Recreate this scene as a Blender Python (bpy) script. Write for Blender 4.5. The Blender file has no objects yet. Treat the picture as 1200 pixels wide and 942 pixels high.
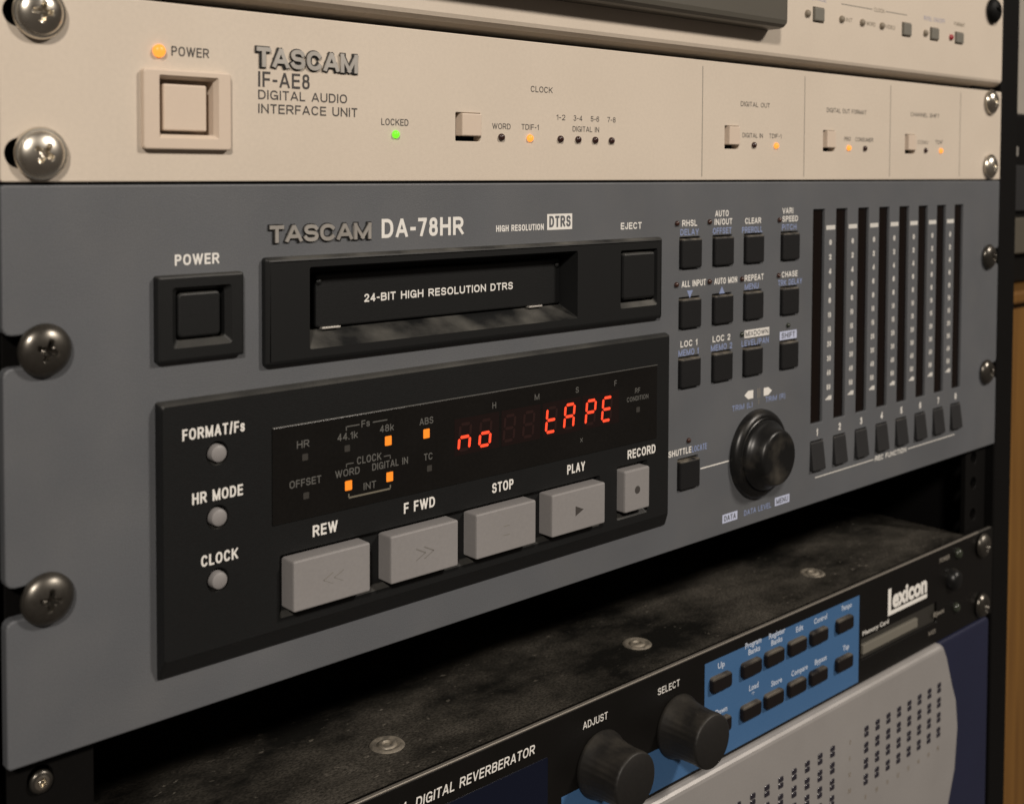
import bpy, bmesh, math, random
from mathutils import Vector, Matrix
from math import radians, sin, cos, pi
random.seed(7)
S = 0.001                      # everything below is written in millimetres
scene = bpy.context.scene
COL = scene.collection

# ------------------------------------------------------------------ camera
cam_d = bpy.data.cameras.new("camera")
cam = bpy.data.objects.new("camera", cam_d); COL.objects.link(cam)
right = Vector((0.74123914, -0.67122913, 0.00399961))
down = Vector((-0.0220004, -0.03024953, -0.99930023))
fwd = Vector((0.67088041, 0.74063245, -0.03718944))
m = Matrix((right, -down, -fwd)).transposed().to_4x4()
m.translation = Vector((-88.438, -266.531, 135.867)) * S
cam.matrix_world = m
cam_d.sensor_width = 36; cam_d.lens = 40.75
cam_d.shift_y = -0.1822
cam_d.clip_start = 0.01; cam_d.clip_end = 50
cam_d.dof.use_dof = True; cam_d.dof.focus_distance = 0.36; cam_d.dof.aperture_fstop = 19
scene.camera = cam

# ------------------------------------------------------------------ light
world = bpy.data.worlds.new("World"); scene.world = world; world.use_nodes = True
bg = world.node_tree.nodes["Background"]
bg.inputs[0].default_value = (0.60, 0.50, 0.42, 1); bg.inputs[1].default_value = 0.11

def area(name, loc, target, size, watts, col):
    d = bpy.data.lights.new(name, 'AREA'); d.shape = 'DISK'; d.size = size; d.energy = watts; d.color = col
    o = bpy.data.objects.new(name, d); COL.objects.link(o); o.location = loc
    o.rotation_euler = (Vector(target) - Vector(loc)).to_track_quat('-Z', 'Y').to_euler()
    return o
WARM = (1.0, 0.91, 0.81)
area('ceiling_lamp_left', (-1.25, -1.60, 1.36), (0.2, 0, 0.05), 0.24, 44, WARM)
area('ceiling_lamp_right', (1.25, -1.60, 1.32), (0.25, 0, 0.05), 0.28, 33, WARM)

scene.view_settings.view_transform = 'Standard'; scene.view_settings.look = 'None'
scene.view_settings.exposure = 0; scene.view_settings.gamma = 1
scene.view_settings.use_curve_mapping = False

# ------------------------------------------------------------------ materials
MATS = {}
def mat(name, col, rough=0.5, metal=0.0, var=0.0, vscale=900, bump=0.0, bscale=2500, dust=0.0, dust_col=(0.33, 0.29, 0.23),
        dscale=120, dlo=0.45, dhi=0.75, emit=None, estr=0, coat=0.0, up=False, rvar=0.0, spec=0.5):
    if name in MATS: return MATS[name]
    M = bpy.data.materials.new(name); M.use_nodes = True
    nt = M.node_tree; N = nt.nodes; L = nt.links
    b = N["Principled BSDF"]
    b.inputs['Base Color'].default_value = (*col, 1); b.inputs['Roughness'].default_value = rough
    b.inputs['Metallic'].default_value = metal; b.inputs['Coat Weight'].default_value = coat
    b.inputs['Specular IOR Level'].default_value = spec
    tc = N.new('ShaderNodeTexCoord')
    geo = N.new('ShaderNodeNewGeometry')
    csock = None
    def noise(scale, detail=3):
        n = N.new('ShaderNodeTexNoise'); n.inputs['Scale'].default_value = scale; n.inputs['Detail'].default_value = detail
        L.new(geo.outputs['Position'], n.inputs['Vector']); return n
    if var:
        n = noise(vscale); n2 = noise(25, 2)
        add = N.new('ShaderNodeMath'); add.operation = 'ADD'
        L.new(n.outputs['Fac'], add.inputs[0]); L.new(n2.outputs['Fac'], add.inputs[1])
        mr = N.new('ShaderNodeMapRange'); mr.inputs[1].default_value = 0.6; mr.inputs[2].default_value = 1.4
        mr.inputs[3].default_value = 1 - var; mr.inputs[4].default_value = 1 + var
        L.new(add.outputs[0], mr.inputs[0])
        vm = N.new('ShaderNodeVectorMath'); vm.operation = 'SCALE'; vm.inputs[0].default_value = col
        L.new(mr.outputs[0], vm.inputs['Scale']); csock = vm.outputs[0]
    if dust:
        n = noise(dscale, 6)
        mr = N.new('ShaderNodeMapRange'); mr.inputs[1].default_value = dlo; mr.inputs[2].default_value = dhi
        mr.inputs[3].default_value = 0; mr.inputs[4].default_value = dust
        L.new(n.outputs['Fac'], mr.inputs[0]); fac = mr.outputs[0]
        if up:                                   # dust settles on faces that look up
            sx = N.new('ShaderNodeSeparateXYZ'); L.new(geo.outputs['Normal'], sx.inputs[0])
            m2 = N.new('ShaderNodeMapRange'); m2.inputs[1].default_value = 0.15; m2.inputs[2].default_value = 0.7
            L.new(sx.outputs[2], m2.inputs[0])
            mu = N.new('ShaderNodeMath'); mu.operation = 'MULTIPLY'; L.new(m2.outputs[0], mu.inputs[0]); L.new(fac, mu.inputs[1]); fac = mu.outputs[0]
        mx = N.new('ShaderNodeMix'); mx.data_type = 'RGBA'
        L.new(fac, mx.inputs[0])
        if csock: L.new(csock, mx.inputs[6])
        else: mx.inputs[6].default_value = (*col, 1)
        mx.inputs[7].default_value = (*dust_col, 1); csock = mx.outputs[2]
        mr3 = N.new('ShaderNodeMapRange'); mr3.inputs[3].default_value = rough; mr3.inputs[4].default_value = 0.95
        L.new(fac, mr3.inputs[0]); L.new(mr3.outputs[0], b.inputs['Roughness'])
    elif rvar:
        n = noise(60, 5); mr3 = N.new('ShaderNodeMapRange'); mr3.inputs[1].default_value = 0.3; mr3.inputs[2].default_value = 0.7
        mr3.inputs[3].default_value = max(0.03, rough - rvar); mr3.inputs[4].default_value = rough + rvar
        L.new(n.outputs['Fac'], mr3.inputs[0]); L.new(mr3.outputs[0], b.inputs['Roughness'])
    if csock: L.new(csock, b.inputs['Base Color'])
    if bump:
        n = noise(bscale, 2); bp = N.new('ShaderNodeBump'); bp.inputs['Strength'].default_value = bump; bp.inputs['Distance'].default_value = 0.0003
        L.new(n.outputs['Fac'], bp.inputs['Height']); L.new(bp.outputs[0], b.inputs['Normal'])
    if emit:
        b.inputs['Emission Color'].default_value = (*emit, 1); b.inputs['Emission Strength'].default_value = estr
    MATS[name] = M; return M

BEIGE = mat('beige_paint', (0.59, 0.513, 0.425), 0.5, var=0.05, dust=0.10, dscale=30, dlo=0.42, dhi=0.75, dust_col=(0.42, 0.34, 0.25), bump=0.16, bscale=3000)
BEIGE_P = mat('beige_plastic', (0.60, 0.495, 0.40), 0.45, var=0.02, dust=0.12, up=True)
GREY = mat('grey_powder_paint', (0.097, 0.102, 0.111), 0.48, var=0.13, vscale=2200, dust=0.035, dscale=48, dlo=0.42, dhi=0.72, bump=0.3, bscale=3500)
BLACK = mat('black_moulded_plastic', (0.0085, 0.0088, 0.009), 0.45, spec=0.3, dust_col=(0.24, 0.23, 0.205), var=0.1, bump=0.2, bscale=3500, dust=0.20, up=True, dscale=45, dlo=0.25, dhi=0.72)
BLACKB = mat('black_button_rubber', (0.009, 0.009, 0.0095), 0.5, spec=0.3, var=0.1, dust=0.5, up=True, dscale=300, dlo=0.3, dhi=0.7)
BLACKD = mat('black_dusty_ledge', (0.0085, 0.0088, 0.009), 0.45, spec=0.3, dust_col=(0.24, 0.23, 0.205), dust=0.34, dscale=70, dlo=0.35, dhi=0.68, up=True)
DEEP = mat('unlit_black', (0.004, 0.004, 0.004), 0.8, spec=0.2)
BTN = mat('grey_button_plastic', (0.235, 0.225, 0.223), 0.42, var=0.06, dust=0.05, dscale=60, dlo=0.3, dhi=0.8, dust_col=(0.12, 0.105, 0.09), bump=0.1)
WINDOW = mat('smoked_display_window', (0.0075, 0.0068, 0.0062), 0.25, var=0.2, rvar=0.08, spec=0.3)
DIGIT_OFF = mat('unlit_display_red', (0.0095, 0.0045, 0.004), 0.4, spec=0.3)
METERW = mat('smoked_red_meter_window', (0.006, 0.0034, 0.0026), 0.15, rvar=0.05, spec=0.3)
WHITE = mat('white_print', (0.74, 0.72, 0.68), 0.6)
PALE = mat('pale_print', (0.60, 0.585, 0.55), 0.6)
DIMP = mat('dim_grey_print', (0.10, 0.098, 0.09), 0.6)
BLUEP = mat('blue_print', (0.22, 0.27, 0.44), 0.6)
BLUEBOX = mat('pale_blue_print', (0.48, 0.52, 0.68), 0.6)
DARKP = mat('dark_print', (0.045, 0.04, 0.037), 0.6)
FADEP = mat('faded_brown_print', (0.20, 0.165, 0.12), 0.6)
LINEP = mat('grey_line_print', (0.22, 0.20, 0.17), 0.6)
CHROME = mat('brushed_chrome', (0.46, 0.435, 0.40), 0.40, 0.55, rvar=0.12)
NICKEL = mat('nickel_screw_metal', (0.74, 0.69, 0.60), 0.24, 1.0, var=0.12, rvar=0.1, vscale=500)
BLACKS = mat('dark_oxide_screw_metal', (0.13, 0.12, 0.105), 0.3, 0.9, var=0.2, rvar=0.1)
KNOB = mat('glossy_black_knob', (0.007, 0.007, 0.007), 0.34, spec=0.35, rvar=0.08, dust=0.12, dlo=0.5, dhi=0.8)
KNOBR = mat('ribbed_grey_black_knob', (0.013, 0.012, 0.011), 0.5, spec=0.3, var=0.2, dust=0.10, dscale=140, dlo=0.35, dhi=0.8, up=True)
LEDRED = mat('unlit_red_lens', (0.045, 0.018, 0.012), 0.2)
LEDDK = mat('unlit_dark_lens', (0.035, 0.014, 0.012), 0.2)
LEDGN = mat('unlit_green_lens', (0.03, 0.035, 0.025), 0.2)
def glow(n, c, s): return mat(n, tuple(v * 0.1 for v in c), 0.4, emit=c, estr=s)
AMBER = glow('lit_amber_lens', (1.0, 0.26, 0.02), 1.05)
AMBERW = glow('lit_warm_amber_lens', (1.0, 0.31, 0.04), 1.5)
GREENL = glow('lit_green_lens', (0.22, 1.0, 0.03), 1.0)
REDSEG = glow('lit_red_segment', (1.0, 0.07, 0.025), 1.35)
BLKMETAL = mat('black_painted_steel', (0.0035, 0.0032, 0.003), 0.55, spec=0.12, var=0.15, bump=0.1)
LEXFACE = mat('black_anodised_face', (0.005, 0.0045, 0.004), 0.4, var=0.15, rvar=0.06, spec=0.25)
def lid_material():
    M = bpy.data.materials.new('dusty_black_lid'); M.use_nodes = True; nt = M.node_tree; N = nt.nodes; L = nt.links
    b = N["Principled BSDF"]; b.inputs['Specular IOR Level'].default_value = 0.3
    g = N.new('ShaderNodeNewGeometry'); mp = N.new('ShaderNodeMapping'); mp.inputs['Scale'].default_value = (1, 1.7, 1); L.new(g.outputs['Position'], mp.inputs[0])
    def ns(sc, lo, hi, a, b_, det=8, ro=0.65):
        n = N.new('ShaderNodeTexNoise'); n.inputs['Scale'].default_value = sc; n.inputs['Detail'].default_value = det; n.inputs['Roughness'].default_value = ro
        L.new(mp.outputs[0], n.inputs['Vector']); r = N.new('ShaderNodeMapRange'); r.inputs[1].default_value = lo; r.inputs[2].default_value = hi; r.inputs[3].default_value = a; r.inputs[4].default_value = b_
        L.new(n.outputs['Fac'], r.inputs[0]); return r.outputs[0]
    def mth(op, a, c):
        x = N.new('ShaderNodeMath'); x.operation = op; L.new(a, x.inputs[0])
        if hasattr(c, 'links'): L.new(c, x.inputs[1])
        else: x.inputs[1].default_value = c
        return x.outputs[0]
    film = ns(18, 0.40, 0.70, 0.01, 0.21); grain = ns(900, 0.35, 0.65, 0.4, 1.5, 3); speck = mth('MULTIPLY', ns(260, 0.64, 0.72, 0.0, 0.34, 3, 0.6), ns(28, 0.42, 0.64, 0.05, 1.0, 2))
    fac = mth('ADD', mth('MULTIPLY', film, grain), speck)
    mx = N.new('ShaderNodeMix'); mx.data_type = 'RGBA'; mx.inputs[6].default_value = (0.006, 0.006, 0.0055, 1); mx.inputs[7].default_value = (0.30, 0.265, 0.215, 1)
    L.new(fac, mx.inputs[0]); L.new(mx.outputs[2], b.inputs['Base Color'])
    r = N.new('ShaderNodeMapRange'); r.inputs[2].default_value = 0.3; r.inputs[3].default_value = 0.35; r.inputs[4].default_value = 0.9; L.new(fac, r.inputs[0]); L.new(r.outputs[0], b.inputs['Roughness'])
    return M
DUSTTOP = lid_material()
EDGE = mat('bare_aluminium_edge', (0.62, 0.57, 0.50), 0.35, 0.8, var=0.1)
NAVYW = mat('navy_display_window', (0.004, 0.006, 0.016), 0.15, rvar=0.04)
BLUE = mat('blue_panel_print', (0.046, 0.122, 0.262), 0.5, var=0.05)
SILVER = mat('champagne_silver_face', (0.37, 0.355, 0.345), 0.38, 0.35, var=0.06, rvar=0.06, vscale=1200)
NAVY = mat('dark_navy_plastic', (0.012, 0.0145, 0.038), 0.45, var=0.1, bump=0.15)
DOORG = mat('olive_grey_door', (0.085, 0.078, 0.064), 0.4, var=0.05)
GREYB = mat('warm_grey_button', (0.16, 0.15, 0.125), 0.5)
WALLM = mat('off_white_wall_paint', (0.5, 0.46, 0.40), 0.8, var=0.05, vscale=60)

def wood():
    M = bpy.data.materials.new('varnished_oak'); M.use_nodes = True; nt = M.node_tree; N = nt.nodes; L = nt.links
    b = N["Principled BSDF"]; b.inputs['Roughness'].default_value = 0.38
    g = N.new('ShaderNodeNewGeometry'); mp = N.new('ShaderNodeMapping'); mp.inputs['Scale'].default_value = (60, 60, 3)
    n = N.new('ShaderNodeTexNoise'); n.inputs['Scale'].default_value = 3; n.inputs['Detail'].default_value = 6
    r = N.new('ShaderNodeValToRGB'); r.color_ramp.elements[0].position = 0.3; r.color_ramp.elements[1].position = 0.7
    r.color_ramp.elements[0].color = (0.12, 0.055, 0.012, 1); r.color_ramp.elements[1].color = (0.19, 0.092, 0.020, 1)
    L.new(g.outputs['Position'], mp.inputs[0]); L.new(mp.outputs[0], n.inputs['Vector']); L.new(n.outputs['Fac'], r.inputs[0]); L.new(r.outputs[0], b.inputs['Base Color'])
    return M
WOOD = wood()

# ------------------------------------------------------------------ builders (x right, z up, out = towards the viewer, in mm)
ORG = {}
def V(x, z, o): return Vector((x * S, -o * S, z * S))
def worg(o):
    p = Vector((0, 0, 0))
    while o is not None: p = p + ORG.get(o, Vector((0, 0, 0))); o = o.parent
    return p
def thing(name, label, cat, loc):
    o = bpy.data.objects.new(name, None); COL.objects.link(o); o.empty_display_size = 0.02
    o.location = V(*loc); ORG[o] = o.location.copy(); o['label'] = label; o['category'] = cat
    return o
def fin(name, bm, M, parent, label=None, smooth=None, center=None, recalc=True):
    if recalc: bmesh.ops.recalc_face_normals(bm, faces=bm.faces)
    me = bpy.data.meshes.new(name)
    if center is None:
        xs = [v.co for v in bm.verts]
        c = Vector([(min(p[i] for p in xs) + max(p[i] for p in xs)) / 2 for i in range(3)])
    else: c = center
    for v in bm.verts: v.co -= c
    bm.to_mesh(me); bm.free()
    for mm in (M if isinstance(M, (list, tuple)) else [M]): me.materials.append(mm)
    if smooth is not None:
        for p in me.polygons: p.use_smooth = True
        me.set_sharp_from_angle(angle=radians(smooth))
    o = bpy.data.objects.new(name, me); COL.objects.link(o)
    if parent is not None:
        o.parent = parent; o.location = c - worg(parent)
    else: o.location = c
    ORG[o] = o.location.copy()
    if label: o['label'] = label
    return o
def copy_obj(src, name, x, z, o_, parent, label=None):
    """linked copy of a part (and its own children) with its centre at x,z,out"""
    c = src.copy(); COL.objects.link(c); c.parent = parent; c.location = V(x, z, o_) - (worg(parent) if parent else Vector())
    ORG[c] = c.location.copy()
    if 'label' in c: del c['label']
    if label: c['label'] = label
    for ch in src.children:
        k = ch.copy(); COL.objects.link(k); k.parent = c; k.location = ch.location; ORG[k] = k.location.copy()
    return c

def rect(x0, z0, x1, z1, r=0.0, n=4):
    if r <= 0: return [(x0, z0), (x1, z0), (x1, z1), (x0, z1)]
    p = []
    for cx, cz, a in ((x1 - r, z0 + r, -90), (x1 - r, z1 - r, 0), (x0 + r, z1 - r, 90), (x0 + r, z0 + r, 180)):
        for i in range(n + 1):
            t = radians(a + 90 * i / n); p.append((cx + r * cos(t), cz + r * sin(t)))
    return p
def circ(cx, cz, r, n=24): return [(cx + r * cos(2 * pi * i / n), cz + r * sin(2 * pi * i / n)) for i in range(n)]
def off(p, d):
    if d == 0: return list(p)
    n = len(p); q = []
    for i in range(n):
        a, b, c = p[i - 1], p[i], p[(i + 1) % n]
        e1 = Vector((b[0] - a[0], b[1] - a[1])); e2 = Vector((c[0] - b[0], c[1] - b[1]))
        if e1.length < 1e-7: e1 = e2
        if e2.length < 1e-7: e2 = e1
        n1 = Vector((e1.y, -e1.x)).normalized(); n2 = Vector((e2.y, -e2.x)).normalized()
        k = n1 + n2; k = k.normalized() if k.length > 1e-6 else n1
        s = d / max(0.4, k.dot(n1)); q.append((b[0] + k.x * s, b[1] + k.y * s))
    return q
def resolve(base, prof):
    out = []
    for a, o in prof: out.append((off(base, a) if not isinstance(a, list) else a, o))
    return out
def solid(bm, outer, prof, holes=(), back=True, mi=0):
    loops = resolve(outer, prof)
    rings = [[bm.verts.new(V(x, z, o)) for x, z in pts] for pts, o in loops]
    def skin(rs):
        for a, b in zip(rs, rs[1:]):
            n = len(a)
            for i in range(n):
                f = bm.faces.new((a[i], a[(i + 1) % n], b[(i + 1) % n], b[i])); f.material_index = mi
    skin(rings)
    if back: bm.faces.new(rings[-1]).material_index = mi
    if not holes: bm.faces.new(rings[0]).material_index = mi
    else:
        edges = []
        def ring_edges(r):
            for i in range(len(r)):
                e = bm.edges.get((r[i], r[(i + 1) % len(r)])) or bm.edges.new((r[i], r[(i + 1) % len(r)]))
                edges.append(e)
        ring_edges(rings[0])
        for h, hp, cap in holes:
            hl = [[bm.verts.new(V(x, z, o)) for x, z in pts] for pts, o in resolve(h, hp)]
            skin(hl); ring_edges(hl[0])
            if cap: bm.faces.new(hl[-1]).material_index = mi
        bmesh.ops.triangle_fill(bm, use_beauty=True, use_dissolve=False, edges=edges, normal=Vector((0, -1, 0)))
def bev(o, back, b): return [(-b, o), (-b * .35, o - b * .3), (0, o - b), (0, back)]
def block(name, x0, z0, x1, z1, o, back, M, parent, b=0.3, r=0.0, label=None):
    bm = bmesh.new(); solid(bm, rect(x0, z0, x1, z1, max(r, b * 1.05 if b else 0)), bev(o, back, b) if b else [(0, o), (0, back)])
    return fin(name, bm, M, parent, label)
def lathe(name, prof, cx, cz, M, parent, n=40, label=None, rib=0, ribd=0.0, smooth=42, ribfrom=0, ribto=99):
    bm = bmesh.new(); rings = []
    for k, (r, o) in enumerate(prof):
        if r < 1e-6: rings.append([bm.verts.new(V(cx, cz, o))]); continue
        row = []
        for i in range(n):
            t = 2 * pi * i / n; rr = r
            if rib and ribfrom <= k <= ribto: rr = r - ribd * (0.5 - 0.5 * cos(rib * t))
            row.append(bm.verts.new(V(cx + rr * cos(t), cz + rr * sin(t), o)))
        rings.append(row)
    for a, b in zip(rings, rings[1:]):
        if len(a) == 1 and len(b) == 1: continue
        for i in range(n):
            j = (i + 1) % n
            if len(a) == 1: bm.faces.new((a[0], b[i], b[j]))
            elif len(b) == 1: bm.faces.new((a[i], a[j], b[0]))
            else: bm.faces.new((a[i], a[j], b[j], b[i]))
    return fin(name, bm, M, parent, label, smooth=smooth, center=V(cx, cz, prof[0][1] if prof[0][1] < prof[-1][1] else prof[-1][1]))

# a grotesque lettering set drawn as strokes: every glyph is (width, [(closed, points)...]) in a unit box
def _arc(cx, cy, rx, ry, a0, a1, n=12, e=2.35):
    p = []
    for i in range(n + 1):
        t = radians(a0 + (a1 - a0) * i / n); c, q = cos(t), sin(t)
        p.append((cx + rx * math.copysign(abs(c) ** (2 / e), c), cy + ry * math.copysign(abs(q) ** (2 / e), q)))
    return p
def _loop(cx, cy, rx, ry): return _arc(cx, cy, rx, ry, 0, 360, 20)[:-1]
_S = [(0, _arc(.5, .755, .46, .245, 18, 248, 12) + _arc(.5, .26, .5, .26, 72, -162, 12))]
_P = [(0, [(0, 0), (0, 1)]), (0, [(0, 1), (.5, 1)] + _arc(.55, .735, .43, .265, 90, -90, 8) + [(.5, .47), (0, .47)])]
G = {
 'A': (.74, [(0, [(0, 0), (.46, 1)]), (0, [(1, 0), (.54, 1)]), (0, [(.17, .29), (.83, .29)])]),
 'B': (.68, [(0, [(0, 0), (0, 1)]), (0, [(0, 1), (.5, 1)] + _arc(.52, .77, .42, .23, 90, -90, 8) + [(0, .54)]), (0, [(0, .54), (.5, .54)] + _arc(.55, .27, .45, .27, 90, -90, 8) + [(0, 0)])]),
 'C': (.72, [(0, _arc(.5, .5, .5, .5, 38, 322, 18))]),
 'D': (.70, [(0, [(0, 0), (0, 1)]), (0, [(0, 1), (.35, 1)] + _arc(.4, .5, .6, .5, 90, -90, 12) + [(0, 0)])]),
 'E': (.60, [(0, [(0, 0), (0, 1)]), (0, [(0, 1), (1, 1)]), (0, [(0, .52), (.93, .52)]), (0, [(0, 0), (1, 0)])]),
 'F': (.56, [(0, [(0, 0), (0, 1)]), (0, [(0, 1), (1, 1)]), (0, [(0, .5), (.9, .5)])]),
 'G': (.76, [(0, _arc(.5, .5, .5, .5, 40, 335, 18)), (0, [(1, 0), (1, .45)]), (0, [(.55, .45), (1, .45)])]),
 'H': (.70, [(0, [(0, 0), (0, 1)]), (0, [(1, 0), (1, 1)]), (0, [(0, .52), (1, .52)])]),
 'I': (.0, [(0, [(.5, 0), (.5, 1)])]),
 'J': (.52, [(0, [(1, 1), (1, .3)] + _arc(.5, .3, .5, .3, -5, -175, 8))]),
 'K': (.70, [(0, [(0, 0), (0, 1)]), (0, [(1, 1), (0, .36)]), (0, [(.36, .6), (1, 0)])]),
 'L': (.55, [(0, [(0, 0), (0, 1)]), (0, [(0, 0), (1, 0)])]),
 'M': (.84, [(0, [(0, 0), (0, 1)]), (0, [(0, 1), (.5, 0)]), (0, [(1, 1), (.5, 0)]), (0, [(1, 0), (1, 1)])]),
 'N': (.70, [(0, [(0, 0), (0, 1)]), (0, [(0, 1), (1, 0)]), (0, [(1, 0), (1, 1)])]),
 'O': (.76, [(1, _loop(.5, .5, .5, .5))]), 'P': (.64, _P),
 'Q': (.76, [(1, _loop(.5, .5, .5, .5)), (0, [(.6, .28), (1, 0)])]),
 'R': (.70, _P + [(0, [(.5, .47), (1, 0)])]), 'S': (.66, _S),
 'T': (.62, [(0, [(0, 1), (1, 1)]), (0, [(.5, 0), (.5, 1)])]),
 'U': (.70, [(0, [(0, 1), (0, .35)] + _arc(.5, .35, .5, .35, 185, 355, 10) + [(1, .35), (1, 1)])]),
 'V': (.70, [(0, [(0, 1), (.47, 0)]), (0, [(1, 1), (.53, 0)])]),
 'W': (1.02, [(0, [(0, 1), (.25, 0)]), (0, [(.5, 1), (.26, 0)]), (0, [(.5, 1), (.74, 0)]), (0, [(1, 1), (.75, 0)])]),
 'X': (.70, [(0, [(0, 1), (1, 0)]), (0, [(0, 0), (1, 1)])]),
 'Y': (.68, [(0, [(.5, 0), (.5, .45)]), (0, [(0, 1), (.5, .4)]), (0, [(1, 1), (.5, .4)])]),
 'Z': (.62, [(0, [(0, 1), (1, 1)]), (0, [(1, 1), (0, 0)]), (0, [(0, 0), (1, 0)])]),
 '0': (.56, [(1, _loop(.5, .5, .5, .5))]),
 '1': (.30, [(0, [(1, 0), (1, 1)]), (0, [(1, .95), (.0, .76)])]),
 '2': (.56, [(0, _arc(.5, .72, .48, .28, 168, -28, 12) + [(0, .02)]), (0, [(0, 0), (1, 0)])]),
 '3': (.56, [(0, _arc(.48, .765, .44, .235, 155, -90, 10)), (0, _arc(.48, .265, .5, .265, 90, -158, 10))]),
 '4': (.58, [(0, [(.75, 0), (.75, 1)]), (0, [(.75, 1), (0, .27)]), (0, [(0, .25), (1, .25)])]),
 '5': (.56, [(0, [(.14, 1), (.92, 1)]), (0, [(.14, 1), (.05, .5)]), (0, _arc(.5, .31, .5, .31, 145, -158, 12))]),
 '6': (.56, [(1, _loop(.5, .3, .5, .3)), (0, _arc(.52, .5, .52, .5, 180, 42, 9))]),
 '7': (.54, [(0, [(0, 1), (1, 1)]), (0, [(1, .97), (.34, 0)])]),
 '8': (.56, [(1, _loop(.5, .765, .43, .235)), (1, _loop(.5, .27, .5, .27))]),
 '9': (.56, [(1, _loop(.5, .7, .5, .3)), (0, _arc(.48, .5, .52, .5, 0, -138, 9))]),
 '-': (.34, [(0, [(0, .42), (1, .42)])]), '/': (.36, [(0, [(0, -.06), (1, 1.06)])]), '.': (.0, [(0, [(.5, 0), (.5, .02)])]),
 '(': (.22, [(0, _arc(1, .45, 1, .62, 110, 250, 8, 2))]), ')': (.22, [(0, _arc(0, .45, 1, .62, 70, -70, 8, 2))]),
 'k': (.50, [(0, [(0, 0), (0, 1)]), (0, [(1, .72), (0, .22)]), (0, [(.4, .45), (1, 0)])]),
 's': (.50, [(0, [(u, v * .72) for u, v in _S[0][1]])]), 'x': (.5, [(0, [(0, .7), (1, 0)]), (0, [(0, 0), (1, .7)])]),
}
def ribbon(bm, pts, hw, closed, put, lo, hi, o, ext):
    p = [Vector(q) for q in pts]; q = [p[0]]
    for a in p[1:]:
        if (a - q[-1]).length > 1e-4: q.append(a)
    p = q; n = len(p)
    if not closed:
        p[0] = p[0] - (p[1] - p[0]).normalized() * hw; p[-1] = p[-1] + (p[-1] - p[-2]).normalized() * hw
    Lp, Rp = [], []
    for i in range(n):
        a = p[i - 1] if (i or closed) else None; c = p[(i + 1) % n] if (i < n - 1 or closed) else None
        d1 = (p[i] - a).normalized() if a is not None else None; d2 = (c - p[i]).normalized() if c is not None else None
        if d1 is None: d1 = d2
        if d2 is None: d2 = d1
        d = d1 + d2; d = d.normalized() if d.length > 1e-5 else d1
        nn = Vector((-d.y, d.x)); k = hw / max(.45, nn.dot(Vector((-d1.y, d1.x))))
        Lp.append(p[i] + nn * k); Rp.append(p[i] - nn * k)
    def mk(v, oo):
        return bm.verts.new(put(v.x, min(max(v.y, lo), hi), oo))
    top = [(mk(a, o + ext), mk(b, o + ext)) for a, b in zip(Lp, Rp)]
    bot = [(mk(a, o), mk(b, o)) for a, b in zip(Lp, Rp)] if ext else None
    m = n if closed else n - 1
    for i in range(m):
        j = (i + 1) % n
        bm.faces.new((top[i][1], top[j][1], top[j][0], top[i][0]))
        if ext:
            bm.faces.new((top[i][0], top[j][0], bot[j][0], bot[i][0])); bm.faces.new((top[j][1], top[i][1], bot[i][1], bot[j][1]))
    if ext and not closed:
        for i in (0, n - 1): bm.faces.new((top[i][0], top[i][1], bot[i][1], bot[i][0]))
def stroke_text(bm, s, x0, z0, x1, h, o, t, align='l', ital=0.0, ext=0.0, gap=0.15, put=None):
    tw = t * h; nat = 0; k = 1.0
    ws = [(0.34 * h if c == ' ' else max(G[c][0] * h, 0)) for c in s]
    fixed = sum(tw for c in s if G.get(c, (1,))[0] == 0 and c != ' ')
    var = sum(ws) + gap * h * (len(s) - 1)
    if x1 is not None: k = max(.3, ((x1 - x0) - fixed) / var)
    total = var * k + fixed
    x = {'l': 0, 'c': -total / 2, 'r': -total}[align]
    if put is None: put = lambda X, Z, O: V(x0 + X + ital * Z, z0 + Z, O)
    twh = min(tw, tw * (k * 0.5 + 0.5) if k < 1 else tw)
    for c, w in zip(s, ws):
        if c == ' ': x += w * k + gap * h * k; continue
        gw = w * k if G[c][0] else tw
        for i, (cl, pts) in enumerate(G[c][1]):
            P = [(x + twh / 2 + (gw - twh) * u if G[c][0] else x + tw / 2, tw / 2 + (h - tw) * v) for u, v in pts]
            lo, hi = (-.2 * h, 1.2 * h) if c in '()/' else (0, h)
            if ext: P = [(a, b) for a, b in P]
            ribbon(bm, P, twh / 2 if G[c][0] else tw / 2, cl, put, lo, hi, o, ext + 0.006 * i if ext else 0.0) if ext else ribbon(bm, P, (twh if G[c][0] else tw) / 2, cl, put, lo, hi, o + 0.006 * i, 0)
        x += gw + gap * h * k
TXT = {}
def text_mesh(s, res=2, bold=0.0, extrude=0.0, bevel=0.0, space=1.0):
    cu = bpy.data.curves.new('txt', 'FONT'); cu.body = s
    cu.size = 1.0; cu.resolution_u = res
    cu.offset = bold; cu.extrude = extrude; cu.bevel_depth = bevel; cu.bevel_resolution = 1; cu.space_character = space
    o = bpy.data.objects.new('txt', cu); COL.objects.link(o)
    bpy.context.view_layer.update()
    me = bpy.data.meshes.new_from_object(o.evaluated_get(bpy.context.evaluated_depsgraph_get()))
    bpy.data.objects.remove(o); bpy.data.curves.remove(cu)
    return me
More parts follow.
